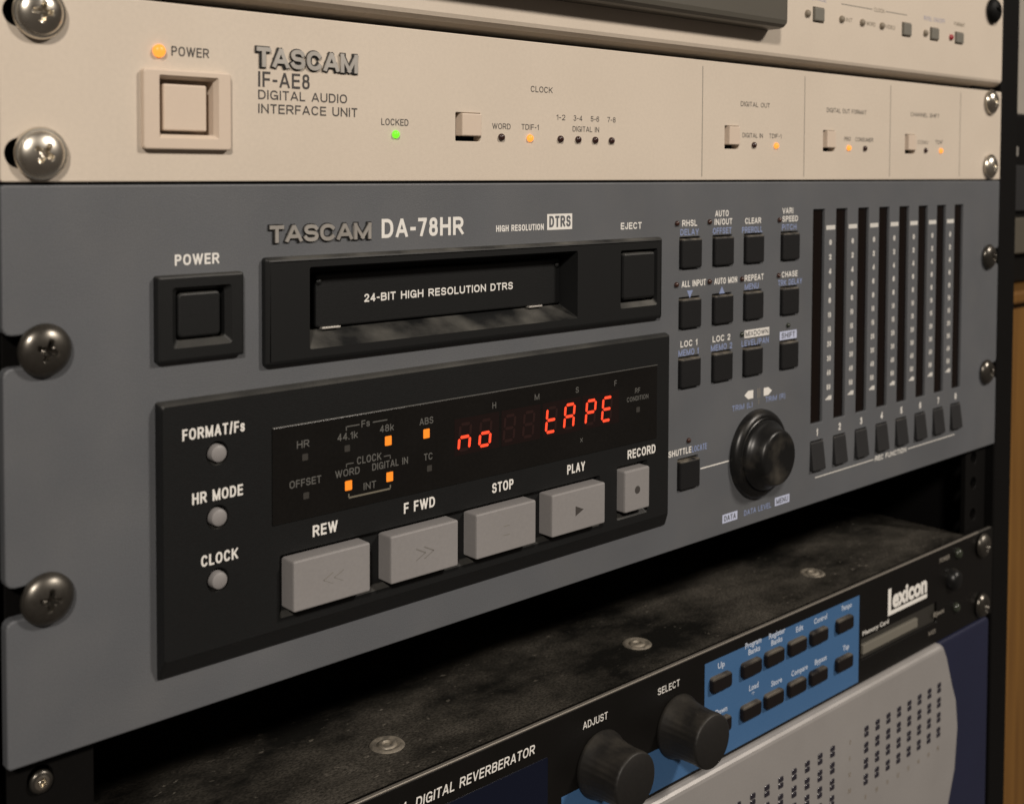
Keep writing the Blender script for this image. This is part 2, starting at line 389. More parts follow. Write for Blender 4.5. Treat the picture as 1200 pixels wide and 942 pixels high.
def text(s, x0, z0, x1, h, o, M, parent, bold=0.018, ital=0.0, label=None, name='lettering', extrude=0.0, bevel=0.0, align='l', res=2, space=1.0, slope=0.0):
    """words from x0 to x1 (or to their natural width when x1 is None), foot at z0, capital height h"""
    if all(c in G or c == ' ' for c in s):
        bm = bmesh.new()
        stroke_text(bm, s, x0, z0, x1, h, o, 0.13 + bold * 1.9, align, ital, ext=extrude * 12, gap=0.15 * space)
        return fin(name, bm, M, parent, label, recalc=extrude > 0)
    me = text_mesh(s, res, bold, extrude, bevel, space)
    xs = [v.co.x for v in me.vertices]; ys = [v.co.y for v in me.vertices]
    capk = 0.73
    mnx, mxx = min(xs), max(xs); k = h / capk
    kx = k if x1 is None else (x1 - x0) / (mxx - mnx)
    ex = {round(v.co.z, 5) for v in me.vertices}; zmin = min(ex)
    bm = bmesh.new(); bm.from_mesh(me); bpy.data.meshes.remove(me)
    w = (mxx - mnx) * kx
    dx = {'l': 0, 'c': -w / 2, 'r': -w}[align]
    for v in bm.verts:
        x = (v.co.x - mnx) * kx + dx; z = v.co.y * k; d = (v.co.z - zmin) * k
        v.co = V(x0 + x + ital * z, z0 + z + slope * x, o + d)
    return fin(name, bm, M, parent, label, recalc=extrude > 0)
def flat(name, polys, o, M, parent, label=None):
    bm = bmesh.new()
    for p in polys: bm.faces.new([bm.verts.new(V(x, z, o)) for x, z in p])
    return fin(name, bm, M, parent, label, recalc=False)
def strip(x0, z0, x1, z1, w):
    d = Vector((x1 - x0, z1 - z0)); n = Vector((-d.y, d.x)).normalized() * w / 2
    return [(x0 - n.x, z0 - n.y), (x1 - n.x, z1 - n.y), (x1 + n.x, z1 + n.y), (x0 + n.x, z0 + n.y)]

# screw: washer + domed head with a cross recess, modelled as a displaced polar grid
def screw_head_mesh(R, H, M, star=False):
    bm = bmesh.new(); n, k = 64, 22
    def hgt(r, t):
        u = min(r / R, 1); base = H * math.sqrt(max(0, 1 - (u * 0.93) ** 2.3))
        x, z = r * cos(t), r * sin(t); d = 0
        for a, b in ((x, z), (z, x)):
            if abs(a) < R * 0.46:
                wd = R * 0.115 * (1.25 - abs(a) / R)
                e = max(0, 1 - (abs(b) / wd) ** 4) if abs(b) < wd else 0
                d = max(d, e * min(1, (R * 0.46 - abs(a)) / (R * 0.16)))
        return base - d * H * 0.62
    c = bm.verts.new(V(0, 0, hgt(0, 0))); rings = []
    for j in range(1, k + 1):
        r = R * (j / k) ** 0.9; rings.append([bm.verts.new(V(r * cos(2 * pi * i / n), r * sin(2 * pi * i / n), hgt(r, 2 * pi * i / n))) for i in range(n)])
    rings.append([bm.verts.new(V(R * cos(2 * pi * i / n), R * sin(2 * pi * i / n), -0.2)) for i in range(n)])
    for i in range(n): bm.faces.new((c, rings[0][i], rings[0][(i + 1) % n]))
    for a, b in zip(rings, rings[1:]):
        for i in range(n): bm.faces.new((a[i], a[(i + 1) % n], b[(i + 1) % n], b[i]))
    return bm
PROTO = {}
def screw(kind, x, z, o, parent, rot=0.0, label=None):
    if kind not in PROTO:
        R, H, Mh, Rw, Mw = {'nickel': (5.1, 2.8, NICKEL, 6.0, NICKEL), 'dark': (5.6, 2.8, BLACKS, 6.1, BLACKS), 'black': (5.6, 3.2, BLKMETAL, 6.2, BLKMETAL), 'small': (2.4, 1.2, NICKEL, 2.7, BLACKS)}[kind]
        h = fin('screw', screw_head_mesh(R, H, Mh), Mh, None, smooth=38, center=Vector((0, 0, 0)))
        h.parent = parent; h.location = V(x, z, o) - worg(parent); ORG[h] = h.location.copy()
        w = lathe('washer', [(Rw, -0.9), (Rw, -0.3), (Rw - 0.3, 0.05), (R * 0.7, 0.15)], x, z, Mw, h, n=40)
        w.location = V(0, 0, -0.1); ORG[w] = w.location.copy()
        PROTO[kind] = h
    else: h = copy_obj(PROTO[kind], 'screw', x, z, o, parent)
    h.rotation_euler = (0, rot, 0)
    if label: h['label'] = label
    return h
def led(kind, x, z, parent, r=0.95, o=0.0, label=None, name='indicator_light'):
    key = ('led', kind, r)
    if key not in PROTO:
        Mx = {'red': LEDRED, 'bright_red': mat('red_lens', (0.30, 0.02, 0.03), 0.3), 'dark': LEDDK, 'green': LEDGN, 'amber': AMBERW, 'lit_green': GREENL, 'clear': FADEP}[kind]
        a = lathe(name, [(r, -0.3), (r, 0.15), (r * 0.8, 0.45 * r + .1), (r * 0.45, 0.6 * r + .12), (0, 0.68 * r + .12)], x, z, Mx, parent, n=16)
        a.location = V(x, z, o) - worg(parent); ORG[a] = a.location.copy(); PROTO[key] = a
    else: a = copy_obj(PROTO[key], name, x, z, o, parent)
    if label: a['label'] = label
    return a

def notch_outline(W, z0, z1, notches, rn=3.6, depth=9.0, rc=2.0):
    """panel outline, counter-clockwise, with screw notches open to the left and right sides"""
    p = [(0.6, z0), (W - 0.6, z0), (W, z0 + 0.6)]
    for zc in sorted(notches):
        p += [(W, zc - rn - rc)] + [(W - rc + rc * cos(radians(a)), zc - rn - rc + rc * sin(radians(a))) for a in (30, 60, 90)]
        cx = W - depth
        p += [(cx + rn * cos(radians(a)), zc + rn * sin(radians(a))) for a in range(270, 89, -20)]
        p += [(W - rc + rc * cos(radians(a)), zc + rn + rc + rc * sin(radians(a))) for a in (270, 300, 330)] + [(W, zc + rn + rc)]
    p += [(W, z1 - 0.6), (W - 0.6, z1), (0.6, z1), (0, z1 - 0.6)]
    for zc in sorted(notches, reverse=True):
        p += [(0, zc + rn + rc)] + [(rc + rc * cos(radians(a)), zc + rn + rc + rc * sin(radians(a))) for a in (210, 240, 270)]
        cx = depth
        p += [(cx + rn * cos(radians(a)), zc + rn * sin(radians(a))) for a in range(90, -91, -20)]
        p += [(rc + rc * cos(radians(a)), zc - rn - rc + rc * sin(radians(a))) for a in (90, 120, 150)] + [(0, zc - rn - rc)]
    p += [(0, z0 + 0.6)]
    q = [p[0]]
    for a in p[1:]:
        if (a[0] - q[-1][0]) ** 2 + (a[1] - q[-1][1]) ** 2 > 1e-4: q.append(a)
    return q
def hole(pts, depth=-3.2, b=0.15, cap=False): return (pts, [(b, None), (0, None)], cap) if False else (off(pts, b), [(0, 'F'), (off(pts, 0), 'f'), (off(pts, 0), depth)], cap)
def holes_at(front, hs):
    out = []
    for pts, pr, cap in hs:
        out.append((pts, [(a, front if o == 'F' else (front - 0.15 if o == 'f' else o)) for a, o in pr], cap))
    return out
def slot(x0, x1, zc, r): return rect(x0, zc - r, x1, zc + r, r - 0.01, 6)

# ================================================================== THE RACK
rack = thing('equipment_rack', 'black steel equipment rack frame that holds the stacked audio units', 'rack', (241, -240, -2))
for x0, x1, side in ((1.0, 21.5, -1), (461.0, 481.6, 1)):
    zc = 210.0; hs = []
    while zc > -200:
        for dz in (0, -15.875, -31.75):
            c = 8.7 if side < 0 else 473.9 - 4.8
            hs.append(hole(circ(c, zc - 6.35 + dz, 3.0, 14), -6.6))
        zc -= 44.45
    bm = bmesh.new(); solid(bm, rect(x0, -240, x1, 230, 0.5), bev(-4.2, -6.6, 0.3), holes_at(-4.2, hs), back=False)
    fin('rail', bm, BLKMETAL, rack)
block('side_post', 484.2, -240, 502.6, 235, -0.5, -420, BLKMETAL, rack, 0.8)
block('side_post', -22.0, -240, -1.6, 235, -0.5, -420, BLKMETAL, rack, 0.8)
block('back_panel', -1.4, -240, 484.0, 235, -422, -424, BLKMETAL, rack, 0)
screw('small', 8.7, -6.6, -3.9, rack, 0.3, label='small bright cross-head screw in the left rail below the grey recorder')

# ================================================================== TAPE RECORDER (grey, 3 units high)
deck = thing('digital_tape_recorder', 'grey three-unit digital tape recorder with red display reading no tape and eight meter slots', 'tape recorder', (241, 0, 0))
BX = [234.2, 253.2, 272.2, 296.1]; BZ = [101.6, 79.9, 58.4]; BW, BH = 11.0, 10.6
hs = []
for x in BX:
    for z in BZ: hs.append(hole(rect(x - .35, z - .35, x + BW + .35, z + BH + .6, 0.4, 2)))
hs.append(hole(rect(234.2 - .35, 21.4 - .35, 245.2 + .35, 32.2 + .5, 0.4, 2)))
MX = [318.1 + 16.93 * i for i in range(8)]
for x in MX: hs.append(hole(rect(x, 33.2, x + 8.6, 121.2, 0.25, 2), -1.2))
CX = [318.3 + 16.8 * i for i in range(8)]
for x in CX: hs.append(hole(rect(x - .2, 13.8, x + 9.1, 26.1, 0.4, 2)))
hs += [hole(rect(78, 88.6, 180.4, 110.2, .3, 2)), hole(rect(40.4, 93.4, 54.8, 107, .3, 2)), hole(rect(200.8, 91, 219.2, 109.4, .3, 2))]
bm = bmesh.new()
solid(bm, notch_outline(482.6, 0.0, 132.5, [37.8, 95.0]), bev(0, -3.2, 0.45), holes_at(0, hs), back=False)
fin('front_panel', bm, GREY, deck)
block('chassis', 24, 1.5, 459, 131, -14, -330, DEEP, deck, 0)
for zc in (95.0, 37.8):
    screw('dark', 8.9, zc, 0.8, deck, 0.35 if zc > 60 else 0.15)
    screw('dark', 470.6, zc, 0.8, deck, 0.9)

# power button
bm = bmesh.new()
h0 = rect(39.5, 92.3, 55.6, 107.3, 0.8); h1 = rect(41.0, 94.0, 54.2, 106.4, 0.8); h2 = rect(41.0, 94.0, 54.2, 106.4, 0.8)
solid(bm, rect(35.5, 88.9, 59.2, 110.3, 0.7), [(-0.8, 2.0), (-0.35, 1.85), (-0.1, 1.4), (0, 0.0)], [(h0, [(0, 2.0), (h1, 0.6), (h2, -3)], True)], back=False)
pb = fin('power_button_bezel', bm, BLACK, deck)
block('power_button', 41.6, 94.5, 53.2, 105.7, 0.6, -2.9, BLACK, pb, 0.6, 1.2)
text('POWER', 41.1, 112.5, 53.1, 2.75, 0.06, WHITE, deck, 0.03)

# logo and headings
text('TASCAM', 67.05, 116.8, 99.65, 5.1499999999999995, 0.05, mat('black_logo_backing', (0.01, 0.01, 0.01), 0.4), deck, 0.10, extrude=0.025, name='logo_backing', space=0.4)
text('TASCAM', 67.3, 117.1, 99.4, 4.55, 0.05, CHROME, deck, 0.045, extrude=0.06, bevel=0.012, name='logo', label='raised chrome capitals above the tape slot', res=3, space=0.55)
text('DA-78HR', 103.4, 117.1, 133.4, 5.4, 0.06, WHITE, deck, 0.03, res=3)
text('HIGH RESOLUTION', 146.4, 117.5, 166.6, 2.0, 0.06, WHITE, deck, 0.035)
dl = flat('logo_box', [rect(168.1, 117.4, 179.4, 122.5)], 0.06, WHITE, deck, 'white box with dark letters right of the words')
text('DTRS', 169.0, 118.2, 178.7, 3.7, 0.10, GREY, dl, 0.045)
text('EJECT', 202.8, 116.5, 213.4, 2.3, 0.06, WHITE, deck, 0.03)

# tape slot assembly
bm = bmesh.new()
o0 = rect(78.4, 88.4, 180.0, 110.4, 0.6, 3); o1 = rect(79.6, 92.4, 178.9, 108.9, 0.4, 3)
e0 = rect(200.6, 89.9, 219.4, 109.6, 0.7, 3); e1 = rect(201.2, 91.6, 218.9, 109.2, 0.6, 3)
solid(bm, rect(65.2, 84.8, 222.6, 113.4, 1.0), [(-1.4, 2.2), (-0.7, 2.0), (-0.2, 1.5), (0, 0.9), (0, 0)],
      [(o0, [(0, 2.2), (o1, -5.5), (o1, -9)], True), (e0, [(0, 2.2), (e1, 0.7), (e1, -1.5)], True)], back=False)
tb = fin('tape_bezel', bm, BLACKD, deck, 'wide black bezel round the tape slot with dust along its lower ledge')
block('tape_door', 84.4, 92.9, 178.2, 107.6, -4.2, -8.0, BLACK, tb, 0.5, 0.8)
text('24-BIT HIGH RESOLUTION DTRS', 100.4, 98.9, 157.2, 2.3, -4.13, WHITE, tb, 0.03)
block('retaining_clip', 86.0, 92.45, 92.0, 93.0, -3.5, -5.4, CHROME, tb, 0.1)
block('retaining_clip', 163.8, 92.45, 169.6, 93.0, -3.5, -5.4, CHROME, tb, 0.1)
for x in (85.2, 176.6): lathe('door_pin', [(0.9, -4.4), (0.9, -3.9), (0.5, -3.5), (0, -3.4)], x, 105.6, BLACK, tb, 12)
block('eject_button', 202.1, 92.7, 218.2, 108.6, 2.3, -1.4, BLACK, tb, 0.8, 1.0)

# control block with display
bm = bmesh.new()
base = rect(35.7, 10.4, 226.6, 79.4, 0.6, 3); front = rect(36.3, 15.6, 225.2, 78.4, 0.9, 3)
mid = rect(36.0, 14.4, 225.9, 79.0, 0.9, 3)
p0 = rect(68.4, 18.4, 190.4, 35.2, 0.8, 3); p1 = rect(69.0, 19.6, 189.9, 34.8, 0.8, 3)
q0 = rect(198.6, 18.2, 214.0, 36.6, 0.6, 3); q1 = rect(199.1, 19.8, 213.4, 36.1, 0.6, 3)
FBZ = [65.1, 48.9, 32.9]
rh = [(circ(50.7, z, 3.1, 24), [(0, 3.0), (off(circ(50.7, z, 3.1, 24), -0.5), 1.6), (off(circ(50.7, z, 3.1, 24), -0.5), 0.8)], True) for z in FBZ]
solid(bm, base, [(front, 3.0), (mid, 2.4), (rect(35.8, 11.0, 226.4, 79.3, 0.7, 3), 0.9), (base, 0.0)],
      [(p0, [(0, 3.0), (p1, 1.6), (p1, 0.9)], True), (q0, [(0, 3.0), (q1, 1.6), (q1, 0.9)], True)] + rh, back=False)
cb = fin('control_block', bm, BLACK, deck, 'raised black block with display, transport buttons and three round buttons')
for s, z, x0, x1 in (('FORMAT/Fs', 69.5, 41.3, 58.4), ('HR MODE', 53.2, 43.8, 57.8), ('CLOCK', 37.1, 46.1, 56.3)):
    text(s, x0, z, x1, 2.9, 3.06, WHITE, cb, 0.03)
for z in FBZ: lathe('round_button', [(2.25, 0.9), (2.25, 3.4), (2.05, 4.0), (1.5, 4.25), (0, 4.35)], 50.7, z, BTN, cb, 28)
# transport buttons
def ico(kind, x, z, o, parent):
    if kind == 'rew': return flat('symbol', [strip(x + d, z + 1.5, x + d - 3.0, z, .32) for d in (0, 3.4)] + [strip(x + d - 3.0, z, x + d, z - 1.5, .14) for d in (0, 3.4)], o, mat('worn_button_print', (0.19, 0.18, 0.165), 0.6), parent, 'worn double arrow pointing left')
    if kind == 'ff': return flat('symbol', [strip(x + d - 3.4, z + 1.7, x + d, z, .35) for d in (0, 3.0)] + [strip(x + d, z, x + d - 3.4, z - 1.7, .25) for d in (0, 3.0)], o, mat('faded_button_print', (0.16, 0.15, 0.14), 0.6), parent, 'double arrow pointing right')
    if kind == 'stop': return flat('symbol', [strip(x - 1.4, z + 1.4, x + 1.2, z + 1.4, .3), strip(x - 1.4, z - 1.4, x + 1.2, z - 1.4, .3)], o, MATS['worn_button_print'], parent, 'nearly worn away square')
    if kind == 'play': return flat('symbol', [[(x - 1.7, z - 1.6), (x + 2.0, z), (x - 1.7, z + 1.6)]], o, DARKP, parent, 'dark triangle')
    return flat('symbol', [circ(x, z, 1.35, 20)], o, DARKP, parent, 'dark dot')
for i, k in enumerate(('rew', 'ff', 'stop', 'play')):
    x0 = 70.3 + 31.35 * i
    bm = bmesh.new(); solid(bm, rect(x0, 20.4, x0 + 24.4, 34.0, 0.6, 4), [(-0.5, 6.9), (-0.2, 6.8), (-0.05, 6.55), (0, 6.2), (0, 1.0)])
    b = fin('transport_button', bm, BTN, cb, {'rew': 'wide grey button below REW', 'ff': 'wide grey button below F FWD', 'stop': 'wide grey button below STOP', 'play': 'wide grey button below PLAY'}[k])
    ico(k, x0 + 12.2, 27.0, 6.95, b)
bm = bmesh.new(); solid(bm, rect(199.8, 20.9, 212.4, 35.2, 0.7, 4), [(-0.6, 5.6), (-0.25, 5.5), (0, 5.0), (0, 1.0)])
b = fin('transport_button', bm, BTN, cb, 'narrow grey button below RECORD'); ico('rec', 206.1, 28.0, 5.65, b)
for s, x0, x1, z in (('REW', 78.6, 86.5, 37.9), ('F FWD', 109.0, 120.3, 38.2), ('STOP', 142.5, 151.3, 37.9), ('PLAY', 174.8, 183.0, 38.1), ('RECORD', 203.8, 218.2, 38.3)):
    text(s, x0, z, x1, 3.1, 3.06, WHITE, cb, 0.03)
# display window
dw = block('display_window', 66.3, 43.4, 218.6, 69.0, 3.28, 2.8, WINDOW, cb, 0.12, 0.3)
flat('window_edge', [strip(66.3, 69.1, 218.6, 69.1, 0.22)], 3.33, DIMP, dw)
OW = 3.34
def dt(s, xc, z, h, w, M=DIMP): return text(s, xc, z, None, h, OW, M, dw, 0.012, align='c') if w is None else text(s, xc - w / 2, z, xc + w / 2, h, OW, M, dw, 0.012)
dt('HR', 75.5, 62.6, 2.0, 3.8); dt('OFFSET', 76.2, 52.3, 2.0, 9.8); dt('44.1k', 89.6, 62.6, 2.0, 6.6); dt('48k', 102.8, 62.9, 2.0, 4.8)
dt('Fs', 95.6, 65.3, 1.9, 2.8); dt('ABS', 116.9, 62.9, 2.0, 5.0); dt('TC', 117.6, 52.4, 2.0, 3.2); dt('CLOCK', 96.8, 55.2, 2.1, 8.2)
dt('WORD', 89.6, 52.6, 2.0, 8.0); dt('DIGITAL IN', 104.0, 52.6, 2.0, 12.4); dt('INT', 97.0, 47.7, 2.0, 4.2)
dt('H', 143.0, 64.0, 1.9, 1.5); dt('M', 160.9, 64.3, 1.9, 2.0); dt('S', 178.9, 64.3, 1.9, 1.4); dt('F', 197.2, 64.3, 1.9, 1.2)
dt('RF', 208.3, 60.6, 1.7, 2.6); dt('CONDITION', 208.4, 58.0, 1.6, 11.0); dt('x', 181.0, 47.8, 1.8, 1.2)
flat('bracket_line', [strip(89.2, 66.2, 93.6, 66.2, .3), strip(89.2, 66.3, 89.2, 65.1, .3), strip(98.0, 66.2, 103.0, 66.2, .3),
     strip(89.2, 55.9, 91.6, 55.9, .25), strip(89.2, 56, 89.2, 55.0, .25), strip(101.8, 56.0, 104.0, 56.0, .25), strip(104, 56, 104, 55, .25)], OW, DIMP, dw)
flat('bracket_line', [strip(90.0, 46.5, 104.0, 46.5, .5), strip(90.0, 46.6, 90.0, 47.6, .4), strip(104.0, 46.6, 104.0, 47.6, .4)], OW + .01, mat('amber_grey_print', (0.15, 0.135, 0.10), 0.6), dw)
for x, z, lit in ((76.1, 60.0, 0), (76.4, 49.6, 0), (89.5, 60.2, 0), (103.3, 60.2, 1), (116.9, 60.2, 1), (118.0, 49.9, 0), (89.9, 49.9, 1), (103.8, 49.9, 1), (208.6, 54.8, 0)):
    w, h = (1.15, 1.35) if lit else (0.9, 0.9)
    a = flat('indicator_light', [rect(x - w, z - h, x + w, z + h, 0.25, 2)], OW + 0.02, AMBER if lit else mat('unlit_window_lamp', (0.035, 0.032, 0.028), 0.5), dw)
    if lit: a['label'] = 'lit square amber light in the display window'
SEG = {'a': (0, 1, 1, 1), 'b': (1, 1, 1, .5), 'c': (1, .5, 1, 0), 'd': (0, 0, 1, 0), 'e': (0, 0, 0, .5), 'f': (0, .5, 0, 1), 'g': (0, .5, 1, .5)}
def digit(x, z, on, h=7.6, w=4.1, ghost=False):
    if on is None:
        return
    P = []
    for s in on:
        ax, az, bx, bz = SEG[s]; g = 0.36
        a = Vector((x + ax * w + az * h * 0.10, z + az * h)); c = Vector((x + bx * w + bz * h * 0.10, z + bz * h))
        d = (c - a).normalized(); a2, c2 = a + d * g * .75, c - d * g * .75; n = Vector((-d.y, d.x)) * 0.47
        t = d * 0.40
        P.append([tuple(a2), tuple(a2 + t - n), tuple(c2 - t - n), tuple(c2), tuple(c2 - t + n), tuple(a2 + t + n)])
    if ghost: return flat('unlit_digit', P, OW + 0.01, mat('unlit_segment_red', (0.018, 0.006, 0.005), 0.4), dw)
    return flat('lit_digit', P, OW + 0.04, REDSEG, dw, 'glowing red seven-segment character')
flat('digit_panel', [rect(127.4, 51.8, 145.0, 62.8), rect(146.0, 51.8, 162.4, 62.8), rect(163.4, 51.8, 180.4, 62.8), rect(181.4, 51.8, 199.0, 62.8)], OW - 0.03, DIGIT_OFF, dw, 'dark red field behind the display digits')
for x in (128.9, 137.0, 146.8, 154.9, 164.8, 172.9, 182.8, 190.6): digit(x, 53.3, 'abcdefg', ghost=True)
for x, on in ((128.9, 'ceg'), (137.0, 'cdeg'), (164.8, 'defg'), (172.9, 'abcefg'), (182.8, 'abefg'), (190.6, 'adefg')): digit(x, 53.3, on)

# sixteen small keys
kb = None
for iz, z in enumerate(BZ + [21.4]):
    for ix, x in enumerate(BX):
        if iz == 3 and ix: continue
        if kb is None:
            bm = bmesh.new(); solid(bm, rect(x, z, x + BW, z + BH, 0.7, 3), [(-0.6, 1.5), (-0.25, 1.35), (0, 0.9), (0, -3.2)])
            kb = fin('key', bm, BLACKB, deck); cx_, cz_ = x + BW / 2, z + BH / 2
        else: copy_obj(kb, 'key', x + BW / 2, z + BH / 2, -0.85, deck)
for x, z in ((232.2, 117.8), (250.7, 117.9), (294.4, 117.5), (232.1, 95.9), (251.0, 95.9), (270.6, 95.7), (294.3, 95.7), (239.8, 38.8)): led('red', x, z, deck, 0.95)
led('green', 271.0, 74.6, deck, 0.95); led('green', 301.1, 75.5, deck, 0.95)
H1 = 2.3
for s, x0, x1, z, M in (('RHSL', 235.2, 243.6, 116.6, WHITE), ('DELAY', 234.2, 244.6, 113.4, BLUEP), ('AUTO', 254.1, 262.2, 119.7, WHITE), ('IN/OUT', 253.8, 264.4, 116.6, WHITE),
        ('OFFSET', 252.8, 264.0, 113.3, BLUEP), ('CLEAR', 272.4, 282.5, 116.5, WHITE), ('PREROLL', 270.5, 283.4, 113.1, BLUEP), ('VARI', 296.6, 303.9, 119.9, WHITE), ('SPEED', 296.6, 307.2, 116.7, WHITE),
        ('PITCH', 296.4, 306.2, 113.4, BLUEP), ('ALL INPUT', 235.2, 249.0, 94.7, WHITE), ('AUTO MON', 254.0, 267.8, 94.6, WHITE), ('REPEAT', 272.5, 284.6, 94.7, WHITE), ('MENU', 272.6, 281.4, 91.4, BLUEP),
        ('CHASE', 296.6, 307.4, 94.7, WHITE), ('TRK DELAY', 294.2, 310.6, 91.5, BLUEP), ('LOC 1', 234.9, 244.4, 73.1, WHITE), ('MEMO 1', 233.8, 245.2, 69.9, BLUEP), ('LOC 2', 253.4, 264.0, 73.2, WHITE),
        ('MEMO 2', 252.4, 265.2, 69.9, BLUEP), ('LEVEL/PAN', 271.0, 288.4, 69.8, BLUEP), ('SHUTTLE', 228.8, 241.6, 34.1, WHITE), ('LOCATE', 242.0, 250.6, 34.0, BLUEP)):
    text(s, x0, z, x1, H1, 0.06, M, deck, 0.028)
flat('symbol', [[(238.2, 93.4), (239.9, 90.6), (241.6, 93.4)]], 0.06, BLUEP, deck, 'blue triangle pointing down')
flat('symbol', [[(256.9, 91.0), (260.3, 91.0), (258.6, 93.8)]], 0.06, BLUEP, deck, 'blue triangle pointing up')
mb = flat('label_box', [rect(272.8, 72.9, 288.7, 75.9)], 0.06, WHITE, deck); text('MIXDOWN', 273.4, 73.4, 288.1, 2.0, 0.10, GREY, mb, 0.03)
mb = flat('label_box', [rect(295.8, 69.9, 307.4, 73.3)], 0.06, BLUEBOX, deck); text('SHIFT', 297.0, 70.5, 306.2, 2.2, 0.10, GREY, mb, 0.03)

# jog and shuttle dial
JX, JZ = 281.6, 27.4
dial = lathe('shuttle_ring', [(17.2, -0.2), (17.2, 1.3), (16.7, 2.4), (15.6, 3.3), (14.6, 3.6), (14.2, 3.4), (13.9, 3.6)], JX, JZ, KNOB, deck, 72, smooth=60)
lathe('jog_wheel', [(13.6, 0), (13.6, 4.2), (13.3, 5.0), (12.7, 5.5), (11.9, 6.6), (11.2, 8.4), (10.7, 9.8), (10.2, 10.5), (9.4, 10.8), (8.0, 10.7), (0, 10.3)], JX, JZ, KNOB, dial, 72, smooth=60)
flat('scale_line', [strip(247.0, 27.2, 264.0, 27.3, 0.45)], 0.06, WHITE, deck)
flat('symbol', [[(273.2, 50.9), (275.6, 49.2), (278.8, 49.2), (278.8, 52.4), (275.6, 52.4)]], 0.06, WHITE, deck, 'white arrow pointing left above the dial')
flat('symbol', [[(285.6, 49.2), (288.6, 49.2), (291.0, 50.7), (288.6, 52.3), (285.6, 52.3)]], 0.06, WHITE, deck, 'white arrow pointing right above the dial')
flat('scale_line', [strip(281.8, 48.9, 281.8, 52.6, 0.5), strip(283.0, 48.9, 283.0, 52.6, 0.4), strip(282.4, 46.5, 282.4, 48.2, 0.35)], 0.06, LINEP, deck)
text('TRIM (L)', 265.6, 45.8, 278.4, 2.1, 0.06, BLUEP, deck, 0.02); text('TRIM (R)', 286.8, 46.5, 300.0, 2.1, 0.06, BLUEP, deck, 0.02)
mb = flat('label_box', [rect(260.4, 4.0, 269.6, 7.3)], 0.06, BLUEBOX, deck); text('DATA', 261.4, 4.6, 268.6, 2.1, 0.10, GREY, mb, 0.03)
mb = flat('label_box', [rect(293.9, 4.2, 303.8, 7.5)], 0.06, BLUEBOX, deck); text('MENU', 294.9, 4.8, 302.8, 2.1, 0.10, GREY, mb, 0.03)
text('DATA LEVEL', 273.8, 4.3, 291.4, 2.1, 0.06, BLUEP, deck, 0.02)

# level meters
for i, x in enumerate(MX):
    block('meter_window', x - 0.4, 32.8, x + 9.0, 121.6, -1.25, -2.6, METERW, deck, 0)
NUM = ['0', '2', '4', '6', '8', '10', '15', '20', '30', '40', '50']
scale = None
for i in range(7):
    xc = MX[i] + 8.6 + 4.17
    if scale is None:
        sc = flat('meter_scale', [rect(-3.3, 112.6, 3.3, 114.4), [(-2.6, 42.0), (2.2, 41.6), (2.4, 43.4), (0.4, 43.6)]], 0.06, PALE, None)
        bm = bmesh.new(); bm.from_mesh(sc.data)
        for v in bm.verts: v.co += sc.location
        bpy.data.objects.remove(sc)
        for k, s in enumerate(NUM):
            zz = 106.2 - k * 6.02
            stroke_text(bm, s, 0, zz, None, 2.3, 0.06, 0.24, 'c', put=lambda X, Z, O, zz=zz, q=(0.95 if len(s) > 1 else 1.4): V(X * q, zz + Z, O))
        for v in bm.verts: v.co += V(xc, 0, 0)
        scale = fin('meter_scale', bm, PALE, deck, recalc=False); zs = (scale.location + worg(deck)).z / S; x0s = (scale.location + worg(deck)).x / S
    else: copy_obj(scale, 'meter_scale', x0s + 16.93 * i, zs, 0.06, deck)
for i, x in enumerate(CX):
    text(str(i + 1), x + 4.7, 27.9, None, 3.0, 0.06, WHITE, deck, 0.04, align='c')
ck = None
for i, x in enumerate(CX):
    if ck is None:
        bm = bmesh.new(); b0 = rect(x, 14.0, x + 8.9, 25.7, 0.5, 3)
        r0 = [bm.verts.new(V(px, pz, 0.5 + (26.0 - pz) / 12.6 * 1.7)) for px, pz in off(b0, -0.5)]
        r1 = [bm.verts.new(V(px, pz, 0.1 + (26.0 - pz) / 12.6 * 1.6)) for px, pz in b0]
        r2 = [bm.verts.new(V(px, pz, -3.1)) for px, pz in b0]
        n = len(r0)
        for a, b_ in ((r0, r1), (r1, r2)):
            for j in range(n): bm.faces.new((a[j], a[(j + 1) % n], b_[(j + 1) % n], b_[j]))
        bm.faces.new(r0); bm.faces.new(r2)
        ck = fin('channel_key', bm, mat('dark_grey_key', (0.02, 0.02, 0.021), 0.5, var=0.1, dust=0.1, up=True, spec=0.3), deck)
        kz, ko = (ck.location + worg(deck)).z / S, -(ck.location + worg(deck)).y / S; kx0 = (ck.location + worg(deck)).x / S
    else: copy_obj(ck, 'channel_key', kx0 + 16.8 * i, kz, ko, deck)
flat('scale_line', [strip(321.9, 10.7, 367.2, 10.8, 0.45), strip(396.4, 10.9, 440.2, 11.0, 0.45)], 0.06, PALE, deck)
text('REC FUNCTION', 368.4, 9.8, 395.0, 2.2, 0.06, WHITE, deck, 0.03)

